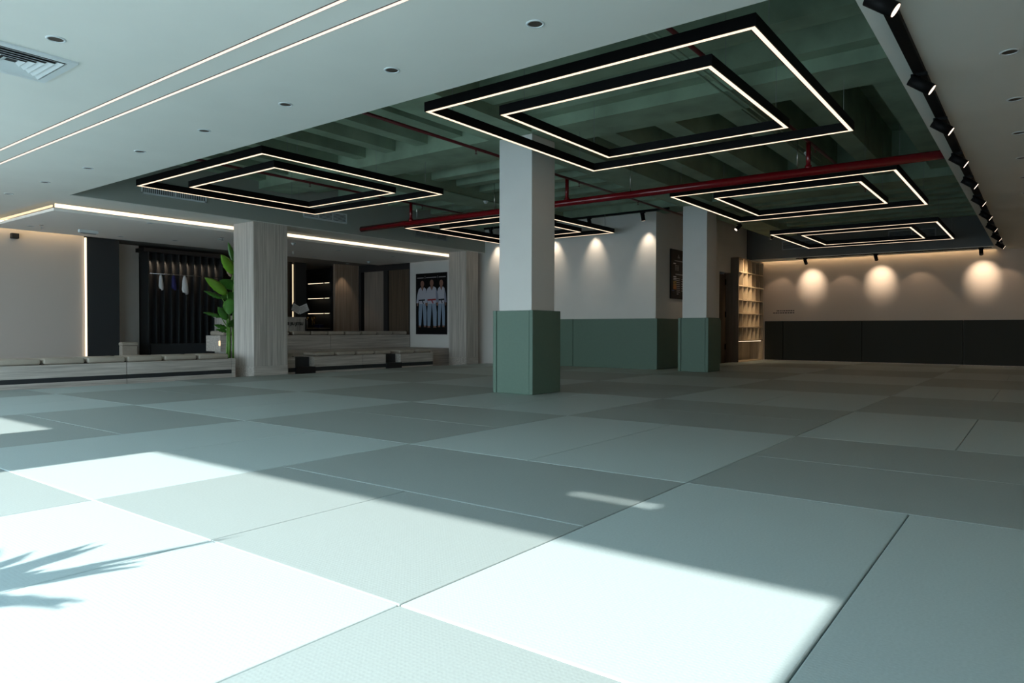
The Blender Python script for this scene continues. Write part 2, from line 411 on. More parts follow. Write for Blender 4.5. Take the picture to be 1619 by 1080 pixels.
# recessed downlights
def downlight(label, loc, r=0.055, group='ceiling downlights', lit=0, m_in='lamp_inside'):
    t = thing('downlight', label, 'ceiling light', loc, group)
    obj('trim_ring', lathe(bmesh.new(), [(r*0.78, -0.001), (r*0.8, -0.006), (r, -0.004), (r*1.03, 0.0)], 28), 'white_metal', t)
    obj('reflector', lathe(bmesh.new(), [(0, -0.0015), (r*0.79, -0.0012)], 28), m_in, t)
    return t
D0 = None
for k, y in enumerate((0.98, 2.21, 3.45, 4.69, 5.93, 7.17, 8.41, 9.65)):
    l = 'dark recessed downlight in the row along the open ceiling, %s from the camera' % ORD[k]
    if D0 is None: D0 = downlight(l, (2.04, y, ZC))
    else: dup(D0, (2.04, y, ZC), l)
dup(D0, (0.41, 3.51, ZC), 'single dark recessed downlight at upper left beside the air diffuser')
for k in range(8):
    dup(D0, (4.24+1.165*k, -1.25, ZC), 'dark recessed downlight on the right ceiling, %s from the camera' % ORD[k])
ZPN = 2.495
lo = [((4.10, 10.05), 'left of the wood column, nearest the glowing slot'), ((3.06, 11.98), 'above the pale left wall'), ((4.56, 12.16), 'above the dark panel at left'),
      ((5.45, 11.9), 'in front of the black locker'), ((5.86, 11.0), 'just left of the wood column'), ((6.75, 10.25), 'just right of the wood column'),
      ((8.39, 10.68), 'over the tiered seating'), ((9.9, 10.6), 'nearest the poster'), ((8.9, 12.2), 'before the drinks shelves'), ((7.0, 12.2), 'behind the wood column')]
for (x, y), l in lo: dup(D0, (x, y, ZPN), 'small dark downlight in the lounge ceiling '+l)

# ceiling air diffuser at upper left
t = thing('air_diffuser', 'white square louvred air diffuser in the ceiling at upper left', 'vent', (0.36, 4.12, ZC))
obj('backing', bx(-0.26, 0.26, -0.26, 0.26, -0.004, 0), 'black_matte', t)
obj('frame', ring(bmesh.new(), 0.30, 0.05, -0.014, 0), 'white_metal', t)
for k in range(5):
    h = 0.235-0.043*k
    bm = bmesh.new(); o, i, z0, z1 = h, h-0.030, -0.006, -0.018
    co = [(-1, -1), (1, -1), (1, 1), (-1, 1)]
    for q in range(4):
        a, b = co[q], co[(q+1) % 4]
        ngon(bm, [(a[0]*o, a[1]*o, z1), (b[0]*o, b[1]*o, z1), (b[0]*i, b[1]*i, z0), (a[0]*i, a[1]*i, z0)])
    s = obj('louvre', bm, 'white_metal', t); so = s.modifiers.new('thickness', 'SOLIDIFY'); so.thickness = 0.002

# grilles in the fascias
def grille(label, loc, w, h, panes, face, m='white_metal', vert=False):
    """face: 'y' looks towards -y, 'x' looks towards -x"""
    t = thing('air_grille', label, 'vent', loc, 'air grilles')
    if face == 'x': t.rotation_euler = (0, 0, -PI/2)
    obj('backing', bx(-w/2+0.01, w/2-0.01, -0.006, -0.001, -h/2+0.01, h/2-0.01), 'black_matte', t)
    bm = bx(-w/2, w/2, -0.02, 0, h/2-0.022, h/2); B(bm, -w/2, w/2, -0.02, 0, -h/2, -h/2+0.022)
    for k in range(panes+1):
        x = -w/2 + (w-0.02)*k/panes; B(bm, x, x+0.02, -0.02, 0, -h/2, h/2)
    obj('frame', bm, m, t)
    bm = bmesh.new()
    if vert:
        n = int(w/0.028)
        for k in range(n): x = -w/2+0.02+(w-0.04)*k/(n-1); B(bm, x-0.004, x+0.004, -0.016, -0.006, -h/2, h/2)
    else:
        for k in range(7): z = -h/2+0.03+(h-0.06)*k/6; B(bm, -w/2, w/2, -0.016, -0.006, z-0.006, z+0.005)
    s = obj('slats', bm, m, t)
    return t
grille('pale air grille with upright slats on the grey fascia behind the left pendant', (4.02, YL, 2.87), 1.0, 0.19, 2, 'y', vert=True)
grille('pale air grille of three panes on the grey fascia above the near wood column', (6.82, YL, 2.88), 0.98, 0.19, 3, 'y')
grille('pale air grille on the grey fascia beneath the capped red pipe end', (9.62, YL, 2.83), 0.98, 0.17, 3, 'y', 'grille_grey')
grille('dim air grille on the dark far fascia, left one behind the farthest pendant', (16.8, 3.33, 2.92), 0.95, 0.22, 2, 'x', 'grille_grey')
grille('dim air grille on the dark far fascia, right one behind the farthest pendant', (16.8, 0.95, 2.97), 0.95, 0.24, 2, 'x', 'grille_grey')

# ------------------------------------------------------------------ pipes
t = thing('fire_main_pipe', 'thick glossy red pipe crossing under the open ceiling with three risers', 'pipe', (7.68, 4.2, 2.73))
obj('pipe', tube(bmesh.new(), (0, 4.90, 0), (0, -4.86, 0), 0.052, n=28), 'red_paint', t)
for y in (4.38, 0.87, 7.75):
    r = obj('riser', tube(bmesh.new(), (0, y-4.2, 0.04), (0, y-4.2, 0.36), 0.027, n=16), 'red_paint', t)
    obj('collar', tube(bmesh.new(), (0, y-4.2, 0.035), (0, y-4.2, 0.075), 0.04, n=16), 'red_paint', t)
for y in (-3.2, -0.9, 1.6, 3.4):
    obj('hanger', tube(bmesh.new(), (0, y, 0.05), (0, y, 0.36+0.12), 0.004, n=6), 'steel', t)
for k, (y, x0, x1, l) in enumerate(((4.36, 2.6, 12.6, 'thin dark red branch pipe passing behind the near column'), (0.87, 2.6, 11.2, 'thin red branch pipe above the nearest pendant light'),
                                    (7.78, 2.6, 10.4, 'thin dark red branch pipe above the left pendant light'))):
    t = thing('branch_pipe', l, 'pipe', (x0, y, 3.10), 'red branch pipes')
    obj('pipe', tube(bmesh.new(), (0, 0, 0), (x1-x0, 0, 0), 0.019, n=14), 'red_dark', t)
    for x in (2.9, 5.4, 7.4, x1-x0-0.06):
        if x > x1-x0: continue
        obj('sprinkler', lathe(bmesh.new(), [(0, -0.07), (0.016, -0.068), (0.016, -0.063), (0.004, -0.06), (0.007, -0.03), (0.014, -0.02), (0.022, 0.0)], 12, (x, 0, 0)), 'red_dark', t)
for k, (y, x0, x1, z, l) in enumerate(((6.62, 5.5, 8.9, 3.13, 'thin green conduit under the open ceiling left of the near column'), (1.02, 2.6, 8.9, 3.12, 'thin green conduit beside the red pipe above the nearest pendant, farther one'),
                                       (1.09, 2.6, 8.6, 3.12, 'thin green conduit beside the red pipe above the nearest pendant, outer one'))):
    tag(obj('conduit', tube(bmesh.new(), (0, 0, 0), (x1-x0, 0, 0), 0.011, n=10), 'concrete_green', loc=(x0, y, z)), l, 'conduit', 'green conduits')
def detector(loc, label, r=0.045):
    t = thing('smoke_detector', label, 'detector', loc, 'white detectors')
    obj('base', lathe(bmesh.new(), [(0, -0.02), (r, -0.02), (r, 0.0), (0, 0)], 20), 'white_metal', t)
    obj('sensor', lathe(bmesh.new(), [(0, -0.05), (r*0.55, -0.048), (r*0.8, -0.02)], 20), 'white_metal', t)
detector((8.45, 6.62, 3.12), 'white round detector hanging from the green conduit left of the near column')
detector((8.0, 0.96, 3.05), 'white round detector beside the red riser over the right pendants')
detector((7.02, 10.35, ZPN), 'white round detector on the lounge ceiling right of the wood column')
detector((10.40, 12.0, ZPN), 'white round detector on the lounge ceiling before the double doors')
for (x, y), l in (((3.14, 11.75), 'tiny ceiling sprinkler over the pale left wall'), ((5.75, 10.75), 'tiny ceiling sprinkler left of the near wood column'), ((7.9, 11.6), 'tiny ceiling sprinkler over the tiered seating')):
    t = thing('ceiling_sprinkler', l, 'sprinkler', (x, y, ZPN), 'lounge sprinklers')
    obj('flange', lathe(bmesh.new(), [(0, -0.006), (0.035, -0.005), (0.037, 0)], 16), 'steel', t)
    obj('head', lathe(bmesh.new(), [(0, -0.06), (0.022, -0.058), (0.022, -0.054), (0.006, -0.05), (0.009, -0.006)], 12), 'steel', t)
t = thing('emergency_light', 'clear slim emergency light box on the lounge ceiling at left', 'emergency light', (3.85, 11.75, ZPN))
obj('housing', bx(-0.15, 0.15, -0.04, 0.04, -0.05, 0, bev=0.006), 'white_metal', t)
obj('diffuser', bx(-0.12, 0.12, -0.03, 0.03, -0.062, -0.05, bev=0.004), 'grille_grey', t)

# ------------------------------------------------------------------ track lights
def track(name_label, x0, x1, y0, y1, z0, z1):
    o = obj('light_track', bx(0, x1-x0, 0, y1-y0, 0, z1-z0), 'black_metal', loc=(x0, y0, z0))
    tag(o, name_label, 'light track', 'light tracks')
def spotlight(loc, aim, label, power, group, blend=0.9, cone=60, drop=0.07, tint=(1.0, 0.82, 0.62)):
    """loc is the point on the track's underside"""
    t = thing('track_spotlight', label, 'spotlight', loc, group)
    obj('adapter', bx(-0.018, 0.018, -0.05, 0.05, -0.022, 0) if abs(aim[0]) > 0.3 or True else None, 'black_metal', t)
    obj('arm', tube(bmesh.new(), (0, 0, -0.02), (0, 0, -drop), 0.008, n=10), 'black_metal', t)
    d = Vector(aim).normalized(); c = Vector((0, 0, -drop))
    a, b = c - d*0.065, c + d*0.095
    hd = obj('head', tube(bmesh.new(), a, b, 0.040, n=24), 'black_metal', t)
    obj('lens', tube(bmesh.new(), b, b+d*0.003, 0.034, n=20), 'lens_glow', t)
    if power:
        ld = bpy.data.lights.new('spot_beam', 'SPOT'); ld.energy = power; ld.spot_size = math.radians(cone); ld.spot_blend = blend
        ld.color = tint; ld.shadow_soft_size = 0.02
        lo_ = bpy.data.objects.new('spot_beam', ld); COL.objects.link(lo_); lo_.parent = t; lo_.location = b + d*0.02
        lo_.rotation_euler = d.to_track_quat('-Z', 'Y').to_euler()
    return t
track('long black light track beside the edge of the right ceiling', 2.3, 16.6, -0.775, -0.705, ZC-0.035, ZC-0.001)
for k, x in enumerate((2.72, 4.22, 5.48, 6.92, 8.25, 9.65, 11.1, 12.6, 14.1, 15.6)):
    spotlight((x, -0.74, ZC-0.035), (0.1, -0.75, -0.55), 'black spotlight on the long right ceiling track, %s from the camera' % ORD[k], 40, 'spotlights on the long track', cone=60, tint=(1.0, 0.68, 0.40))
track('black light track over the spotlit middle wall', 11.16, 11.20, 4.3, 8.9, 3.11, 3.149)
obj_h = None
for k, y in enumerate((4.86, 6.08, 7.10, 8.7)):
    spotlight((11.18, y, 3.11), (0.26, 0.0, -0.66), 'black spotlight aimed at the middle wall, %s from its right corner' % ORD[k], 15, 'spotlights on the middle wall track', cone=58, blend=1.0)
track('short black light track along the far ceiling edge', 16.90, 16.94, -0.55, 3.5, ZC-0.02, ZC)
for k, y in enumerate((3.28, 1.70, -0.36)):
    spotlight((16.92, y, ZC-0.02), (0.62, 0.0, -0.42), 'black spotlight before the back wall, %s from the cubbyhole shelving' % ORD[k], 29, 'spotlights on the back wall track', cone=62, blend=1.0)
# lit downlights close to the back wall (the faint scallops)
for k, y in enumerate((4.05, 2.5, 0.88, -0.75)):
    t = downlight('small lit downlight washing the back wall, %s from the cubbyhole shelving' % ORD[k], (17.25, y, ZC), 0.04, 'back wall downlights')
    ld = bpy.data.lights.new('downlight_beam', 'SPOT'); ld.energy = 4; ld.spot_size = math.radians(84); ld.spot_blend = 0.25; ld.color = (1.0, 0.74, 0.52); ld.shadow_soft_size = 0.02
    l_ = bpy.data.objects.new('downlight_beam', ld); COL.objects.link(l_); l_.parent = t; l_.location = (0, 0, -0.012)
def cove_light(label, x0, x1, y0, y1, z0, z1, m='led_cove'):
    o = obj('cove_light', bx(0, x1-x0, 0, y1-y0, 0, z1-z0), m, loc=(x0, y0, z0)); tag(o, label, 'cove light', 'cove lights')
cove_light('warm strip of light along the lounge ceiling slot', 2.70, 11.28, 9.945, 9.965, 2.545, 2.60)
cove_light('warm strip of light along the left side of the lounge ceiling', 2.66, 2.675, 9.96, 12.6, 2.545, 2.575, 'led_cove_soft')
cove_light('hidden warm strip of light at the top of the back wall', 17.49, 17.51, -3.0, 4.6, 2.66, 2.68, 'cove_hidden')
cove_light('thin warm strip of light at the rear edge of the lounge ceiling', 4.9, 11.2, 12.63, 12.645, 2.50, 2.53, 'led_cove_soft')
cove_light('hidden warm strip of light at the top of the pale left wall', 2.7, 4.2, 12.75, 12.77, 2.62, 2.64, 'cove_hidden')
cove_light('upright warm strip of light between the pale left wall and the black panel', 4.236, 4.258, 12.86, 12.90, 0.0, 2.5)
cove_light('warm strip of light over the poster wall', 11.28, 11.295, 9.9, 11.4, 2.56, 2.58, 'led_cove_soft')

# ------------------------------------------------------------------ left bench with cushions
def cushion(name, w, d, h, label, loc, group):
    t = thing(name, label, 'cushion', loc, group)
    bm = bx(-w/2, w/2, -d/2, d/2, 0, h, bev=0.028, seg=4)
    for f in bm.faces: f.smooth = True
    obj('cover', bm, 'cushion', t)
    obj('strap', bx(w/2+0.001, w/2+0.014, -d/2+0.02, d/2, 0.0, 0.016), 'strap', t)
    return t
t = thing('bench', 'long low pale wood bench with dark stripe along the left side of the mats', 'bench', (1.0, 9.28, -0.04))
for x0, x1 in ((-2.6, 2.376), (2.386, 4.05)):
    f = obj('front_panel', bx(x0, x1, 0, 0.03, 0.157, 0.335, bev=0.002), 'wood_bench', t)
    obj('stripe', bx(x0, x1, 0.004, 0.03, 0.094, 0.156), 'charcoal', t)
    obj('plinth', bx(x0, x1, 0, 0.03, 0, 0.093, bev=0.001), 'wood_bench', t)
obj('seat_board', bx(-2.6, 4.05, 0.031, 0.60, 0.30, 0.333), 'wood_bench', t)
obj('end_panel', bx(4.054, 4.12, 0.0, 0.6, 0, 0.34, bev=0.002), 'wood_bench', t)
CW = 0.535
C0 = None
for k in range(-1, 7):
    x = 1.77 + 0.27 + 0.547*k
    l = 'flat tan leather cushion on the long left bench, %s from the plant' % ORD[6-k]
    if C0 is None: C0 = cushion('seat_cushion', CW-0.02, 0.52, 0.082, l, (x, 9.60, 0.297), 'cushions on the left bench')
    elif x + 0.27 < 5.1: dup(C0, (x, 9.60, 0.297), l)

# tiered seating on the right
t = thing('tiered_seating', 'tiered pale wood seating between the two wood columns', 'bench', (6.04, 9.38, -0.04))
for x0, x1 in ((0.0, 0.32), (0.74, 1.9), (1.908, 2.52), (2.94, 3.93)):
    f = obj('bench_front', bx(x0, x1, 0, 0.44, 0.125, 0.32, bev=0.002), 'wood_bench', t)
    obj('stripe', bx(x0, x1, 0.004, 0.44, 0.05, 0.124), 'charcoal', t)
    obj('plinth', bx(x0, x1, 0.0, 0.44, 0, 0.049), 'wood_bench', t)
for x0, x1 in ((0.321, 0.739), (2.521, 2.939)):
    s = obj('step', bx(x0, x1, 0.16, 0.44, 0, 0.31), 'charcoal', t)
    obj('lower_step', bx(x0+0.002, x1, -0.04, 0.159, 0, 0.135), 'black_matte', t)
obj('platform', bx(0.33, 5.24, 0.445, 2.05, 0.28, 0.385, bev=0.002), 'wood_bench', t)
obj('platform_base', bx(0.33, 5.24, 0.46, 2.05, 0, 0.279), 'wood_bench', t)
obj('end_light', bx(0.045, 0.066, 2.06, 2.09, 0.50, 0.60), 'led_cove_soft', t)
obj('upper_riser', bx(0.07, 2.74, 2.07, 2.6, 0.386, 0.70, bev=0.002), 'wood_bench', t)
obj('upper_riser', bx(2.748, 5.24, 2.07, 2.6, 0.386, 0.70, bev=0.002), 'wood_bench', t)
T0 = None
for k, xe in enumerate((6.15, 6.70, 7.24, 7.78, 8.25, 8.73, 9.22, 9.72, 10.23, 10.73)):
    l = 'tan leather cushion on the upper tier, %s from its left end' % ORD[k]
    if T0 is None: T0 = cushion('seat_cushion', 0.45, 0.48, 0.085, l, (xe+0.25, 11.71, 0.665), 'cushions on the upper tier')
    else: dup(T0, (xe+0.25, 11.71, 0.665), l)
T1 = None
for k, (x, g) in enumerate(((6.13, 'left of the first step'), (7.06, 'just right of the first step'), (7.57, 'second right of the first step'), (8.06, 'third right of the first step'), (8.52, 'at the left of the second step'),
                            (9.20, 'just right of the second step'), (9.70, 'at the right end of the tiered bench'))):
    l = 'tan leather cushion on the lower tier '+g
    if T1 is None: T1 = cushion('seat_cushion', 0.435, 0.42, 0.07, l, (x, 9.62, 0.284), 'cushions on the lower tier')
    else: dup(T1, (x, 9.62, 0.284), l)

# ------------------------------------------------------------------ plant beside the wood column
def leaf(bm, base, d0, L, W, droop, n=9, roll=0.0, side=None):
    """a banana-like blade: curved midrib, tapering both ends, folded along the rib"""
    d0 = Vector(d0).normalized(); side = d0.cross(Vector((0, 0, 1))) if side is None else side - d0*side.dot(d0)
    if side.length < 0.01: side = Vector((1, 0, 0))
    side.normalize(); side = Matrix.Rotation(roll, 3, d0) @ side
    p = Vector(base); d = d0.copy(); rows = []
    for i in range(n+1):
        s = i/n; wd = W*math.sin(PI*min(1, (0.06+0.94*s))**0.8)**0.75 if s < 1 else 0.002
        nrm = side.cross(d).normalized()
        rip = 0.012*math.sin(i*2.7)
        rows.append([bm.verts.new(p - side*wd/2 + nrm*(wd*0.16+rip)), bm.verts.new(p - side*wd*0.25 + nrm*wd*0.06), bm.verts.new(p),
                     bm.verts.new(p + side*wd*0.25 + nrm*wd*0.06), bm.verts.new(p + side*wd/2 + nrm*(wd*0.16-rip))])
        p = p + d*(L/n); d = (d + Vector((0, 0, -droop/n))).normalized()
    for a, b in zip(rows, rows[1:]):
        for k in range(4): bm.faces.new((a[k], a[k+1], b[k+1], b[k])).smooth = True
PX, PY = 5.45, 9.98
t = thing('potted_banana_plant', 'tall potted plant with large bright green leaves beside the near wood column', 'plant', (PX, PY, -0.04))
obj('soil', tube(bmesh.new(), (0, 0, 0.25), (0, 0, 0.262), 0.135, n=20), 'soil', t)
obj('pot', lathe(bmesh.new(), [(0, 0), (0.12, 0), (0.15, 0.28), (0.137, 0.28), (0.135, 0.24)], 24), 'black_matte', t)
for k in range(5):
    a = k*1.26; r = 0.06
    obj('trunk', tube(tube(bmesh.new(), (r*math.cos(a), r*math.sin(a), 0.26), (r*0.8*math.cos(a), r*0.8*math.sin(a), 0.85), 0.019, 0.016, 10), (r*0.8*math.cos(a), r*0.8*math.sin(a), 0.85), (r*1.3*math.cos(a), r*1.3*math.sin(a), 1.15+0.05*k), 0.016, 0.011, 10), 'leaf_stem', t)
LEAVES = [
    ((0.04, 0, 1.69), (0.11, 0.05, 2.02), (0.01, 0.07500000000000001, 2.36), 0.101, 'leaf', 0.30),
    ((0.05, 0, 1.48), (0.05, -0.05, 1.81), (-0.21, -0.07500000000000001, 2.12), 0.187, 'leaf_light', 0.25),
    ((0.01, 0, 1.68), (0.09, 0.1, 1.76), (0.0, 0.15000000000000002, 1.94), 0.077, 'leaf_dry', 0.40),
    ((0.0, 0, 1.15), (-0.11, -0.08, 1.44), (-0.53, -0.12, 1.7), 0.178, 'leaf_light', 0.30),
    ((0.04, 0, 1.36), (0.08, 0.0, 1.54), (-0.19, 0.0, 1.68), 0.202, 'leaf', -0.40),
    ((0.0, 0, 1.15), (-0.09, 0.12, 1.38), (-0.38, 0.18, 1.49), 0.120, 'leaf', 0.80),
    ((0.04, 0, 1.15), (0.09, -0.02, 1.36), (-0.18, -0.03, 1.41), 0.206, 'leaf', -0.60),
    ((0.0, 0, 1.29), (-0.08, -0.14, 1.36), (-0.15, -0.21000000000000002, 1.08), 0.250, 'leaf', 0.20),
    ((-0.01, 0, 0.82), (-0.09, -0.06, 1.0), (-0.28, -0.09, 1.21), 0.149, 'leaf', 0.30),
    ((-0.01, 0, 0.82), (-0.19, -0.02, 1.04), (-0.51, -0.03, 1.11), 0.086, 'leaf', 0.60),
    ((-0.01, 0, 0.73), (-0.04, 0.04, 0.85), (-0.27, 0.06, 0.9), 0.110, 'leaf', 0.70),
    ((-0.02, 0, 0.68), (-0.02, 0.08, 0.77), (-0.21, 0.12, 0.82), 0.082, 'leaf', -0.70),
    ((0.02, 0, 0.75), (0.04, -0.1, 0.9), (-0.14, -0.15000000000000002, 0.93), 0.173, 'leaf', -0.50),
    ((0.04, 0, 1.06), (0.24, 0.1, 1.49), (0.45, 0.15000000000000002, 1.72), 0.192, 'leaf', 0.40),
    ((0.03, 0, 0.94), (0.28, 0.12, 1.16), (0.5, 0.18, 1.26), 0.168, 'leaf', 0.40),
]
VIEW = Vector((0.51, 0.86, 0.0))
for st, b0, tip, W, m, roll in LEAVES:
    st, b0, tip = Vector(st), Vector(b0), Vector(tip); d = tip-b0
    bm = bmesh.new(); mid = (st+b0)/2 + Vector((0.0, 0, -0.02))
    tube(bm, st, mid, 0.012, 0.009, 8); tube(bm, mid, b0, 0.009, 0.006, 8)
    obj('leaf_stalk', bm, 'leaf_stem', t)
    bm = bmesh.new(); leaf(bm, b0, d + Vector((0, 0, 0.12*d.length)), d.length*1.02, W, 0.28, roll=roll, side=d.cross(VIEW))
    lf = obj('leaf', bm, m, t); so = lf.modifiers.new('thickness', 'SOLIDIFY'); so.thickness = 0.002

# palm standing by the window, outside the view; it throws the leafy shadow at lower left
t = thing('potted_palm', 'small palm by the window whose shadow falls on the mats at lower left', 'plant', (-1.80, 1.12, 0.0))
obj('pot', lathe(bmesh.new(), [(0, 0), (0.13, 0), (0.17, 0.30), (0.15, 0.30), (0.15, 0.26), (0, 0.26)], 24), 'terracotta', t)
obj('trunk', tube(bmesh.new(), (0, 0, 0.25), (0, 0, 0.52), 0.03, 0.02, 10), 'leaf_stem', t)
for k in range(30):
    a = k*2.4
    d = Vector((math.cos(a), math.sin(a), 0.7+0.25*(k % 3)))
    bm = bmesh.new(); leaf(bm, (0, 0, 0.5), d, 0.40+0.04*(k % 3), 0.075, 0.9, n=8)
    lf = obj('frond', bm, 'leaf', t)
bm = bmesh.new(); leaf(bm, (0, 0, 0.5), (0.45, -0.25, 1.0), 0.62, 0.05, 0.35, n=9); obj('frond', bm, 'leaf', t)

# ------------------------------------------------------------------ left back: panel, locker, stool
tag(obj('wall_panel', bx(4.27, 4.84, 12.86, 13.06, -0.04, 2.50), 'charcoal'), 'tall flat black panel between the pale left wall and the locker', 'panel')
tag(obj('wall_speaker', bx(3.05, 3.16, 12.80, 12.895, 2.36, 2.45, bev=0.005), 'black_matte'), 'tiny square black box at the top of the pale left wall', 'speaker')
LX0, LX1, LY = 5.60, 7.20, 13.25
t = thing('open_locker', 'large black open locker with narrow lit compartments behind the plant', 'locker', (LX0, LY, -0.04))
LW = LX1-LX0
obj('side_panel', bx(-0.03, 0, 0, 0.34, 0, 2.50, bev=0.002), 'charcoal', t)
obj('side_panel', bx(LW, LW+0.03, 0, 0.34, 0, 2.50, bev=0.002), 'charcoal', t)
obj('back_panel', bx(0, LW, 0.21, 0.23, 0.50, 2.42), 'charcoal', t)
obj('base_cabinet', bx(0, LW, -0.05, 0.34, 0, 0.52, bev=0.003), 'charcoal', t)
obj('top_panel', bx(-0.12, LW+0.05, -0.03, 0.34, 2.42, 2.50, bev=0.002), 'black_matte', t)
NC = 10
for k in range(1, NC):
    x = LW*k/NC; obj('divider', bx(x-0.010, x+0.010, 0.03, 0.21, 0.52, 2.42), 'charcoal', t)
obj('hanging_rail', tube(bmesh.new(), (0, -0.01, 1.98), (LW, -0.01, 1.98), 0.008, n=10), 'steel', t)
for k in range(NC):
    x = LW*(k+0.5)/NC
    lm = obj('lamp', tube(bmesh.new(), (x, 0.13, 2.405), (x, 0.13, 2.42), 0.014, n=12), 'lamp_inside', t)
    ld = bpy.data.lights.new('locker_beam', 'SPOT'); ld.energy = 13; ld.spot_size = math.radians(40); ld.spot_blend = 0.8; ld.color = (1, 0.72, 0.48); ld.shadow_soft_size = 0.01
    l_ = bpy.data.objects.new('locker_beam', ld); COL.objects.link(l_); l_.parent = lm; l_.location = (x, 0.13, 2.39); l_.rotation_euler = (0.30, 0, 0)
def garment(x, m, label, h, wd):
    t = thing('hanging_garment', label, 'clothing', (x, LY-0.01, 1.94), 'garments in the locker')
    bm = bmesh.new(); n = 7
    prof = [(0.02, 0), (0.05, -0.12), (0.07, -0.3), (0.085, -0.6), (0.095, -0.82), (0.08, -0.95), (0.0, -1.0)]
    rings = []
    for r, z in prof:
        ring_ = []
        for i in range(12):
            a = 2*PI*i/12; rr = r*wd*(1+0.15*math.sin(3*a))
            ring_.append(bm.verts.new((rr*math.cos(a)+0.02*wd*abs(z), 0.35*rr*math.sin(a), z*h - (0.05*h*math.cos(a) if z < -0.7 else 0))))
        rings.append(ring_)
    for a, b in zip(rings, rings[1:]):
        for i in range(12): bm.faces.new((a[i], a[(i+1) % 12], b[(i+1) % 12], b[i])).smooth = True
    bm.faces.new(rings[0]); bm.faces.new(rings[-1][::-1])
    obj('cloth', bm, m, t)
    obj('hook', tube(bmesh.new(), (0, 0, 0), (0, 0, 0.03), 0.004, n=6), 'steel', t)
garment(5.83, 'cloth_white', 'white garment hanging in the locker, left one', 0.33, 0.55)
garment(6.10, 'cloth_navy', 'dark navy garment hanging in the locker between the white ones', 0.32, 0.6)
garment(6.34, 'cloth_white', 'white garment hanging in the locker, right one', 0.40, 0.75)
t = thing('stool', 'small upholstered box stool beside the black panel', 'stool', (4.98, 12.9, -0.04))
obj('body', bx(-0.15, 0.15, -0.15, 0.15, 0, 0.50, bev=0.015), 'cushion', t)
obj('seat_pad', bx(-0.16, 0.16, -0.16, 0.16, 0.50, 0.57, bev=0.02, seg=3), 'cushion', t)

# ------------------------------------------------------------------ right lounge: desk, shelves, doors, poster
t = thing('reception_desk', 'pale ribbed wood reception desk with black lettering behind the tiered seating', 'desk', (8.72, 12.3, -0.04))
obj('body', bx(-1.9, 0, 0, 0.6, 0, 1.08, bev=0.003), 'wood_column', t)
bm = bmesh.new()
for k in range(38): B(bm, -1.88+0.05*k, -1.872+0.05*k, -0.006, 0, 0.02, 1.07)
obj('ribs', bm, 'wood_column', t)
obj('worktop', bx(-1.92, 0.02, -0.02, 0.62, 1.081, 1.115, bev=0.003), 'wood_bench', t)
tx = text('ALLIANCE JIU JITSU', 0.095, 'letter_black', t, (-0.46, -0.010, 0.955), (PI/2, 0, 0), 'lettering')
xs = [v.co.x for v in tx.data.vertices]; tx.scale = (0.80/(max(xs)-min(xs)), 1, 1); tx.location.x = -0.46-(max(xs)+min(xs))*0.4/(max(xs)-min(xs))
t = thing('menu_stand', 'open V shaped stand of two white cards on the reception desk', 'sign', (8.74, 12.55, 1.075))
for sg in (-1, 1):
    c = obj('card_frame', bx(0.012*sg, 0.29*sg, -0.006, 0, 0.0, 0.20, bev=0.001), 'black_matte', t)
    c.location = (0, 0, 0.05); c.rotation_euler = (0, -0.40*sg, -0.15*sg)
    obj('card', bx(0.022*sg, 0.28*sg, -0.009, -0.0065, 0.012, 0.188), 'print_white', c)
    bm = bmesh.new()
    for k in range(5): B(bm, 0.05*sg, (0.25-0.03*(k % 2))*sg, -0.0105, -0.0095, 0.035+0.028*k, 0.043+0.028*k)
    obj('printed_lines', bm, 'print_grey', c)
obj('post', tube(bmesh.new(), (0, -0.003, 0), (0, -0.003, 0.07), 0.006, n=8), 'black_matte', t)
# drinks niche on the x=11.2 plane
t = thing('shelving_niche', 'black niche with three lit shelves behind the reception desk', 'shelf', (11.2, 15.0, -0.04))
obj('back_panel', bx(0.10, 0.14, -0.85, 0.95, 0, 2.56), 'charcoal', t)
obj('side_panel', bx(-0.3, 0.14, -0.95, -0.86, 0, 2.56), 'black_matte', t)
obj('header', bx(-0.02, 0.10, -0.85, 0.95, 2.4, 2.56), 'charcoal', t)
for z in (2.15, 1.72, 1.29):
    s = obj('shelf', bx(-0.04, 0.10, -0.48, 0.5, z, z+0.03), 'black_matte', t)
    obj('shelf_light', bx(-0.038, -0.02, -0.46, 0.48, z-0.012, z-0.001), 'led_cove', s)
    obj('bracket', bx(-0.05, 0.10, -0.27, -0.24, z-0.02, z+0.04), 'black_matte', t)
t = thing('back_counter', 'dark low counter with pale worktop below the lit shelves', 'counter', (10.85, 14.9, -0.04))
obj('body', bx(-0.25, 0.2, -0.7, 0.9, 0, 0.84), 'black_matte', t)
obj('worktop', bx(-0.28, 0.2, -0.72, 0.92, 0.841, 0.875, bev=0.002), 'wood_bench', t)
def trophy(x, y, s, label):
    t = thing('trophy', label, 'trophy', (x, y, 0.835), 'trophies on the back counter')
    obj('base', tube(bmesh.new(), (0, 0, 0), (0, 0, 0.05*s), 0.035*s, n=16), 'black_matte', t)
    obj('stem', tube(bmesh.new(), (0, 0, 0.05*s), (0, 0, 0.19*s), 0.008*s, 0.012*s, n=10), 'gold', t)
    obj('cup', lathe(bmesh.new(), [(0.01*s, 0.19*s), (0.04*s, 0.23*s), (0.046*s, 0.30*s), (0.038*s, 0.30*s), (0.02*s, 0.22*s)], 18), 'gold', t)
trophy(10.72, 14.94, 1.0, 'gold trophy on the back counter, leftmost beside the desk')
trophy(10.74, 14.72, 1.05, 'gold trophy on the back counter, middle one')
trophy(10.70, 14.58, 1.05, 'gold trophy on the back counter, nearest the blue bag')
t = thing('water_bottle', 'clear grey bottle on the back counter among the trophies', 'bottle', (10.64, 14.84, 0.835))
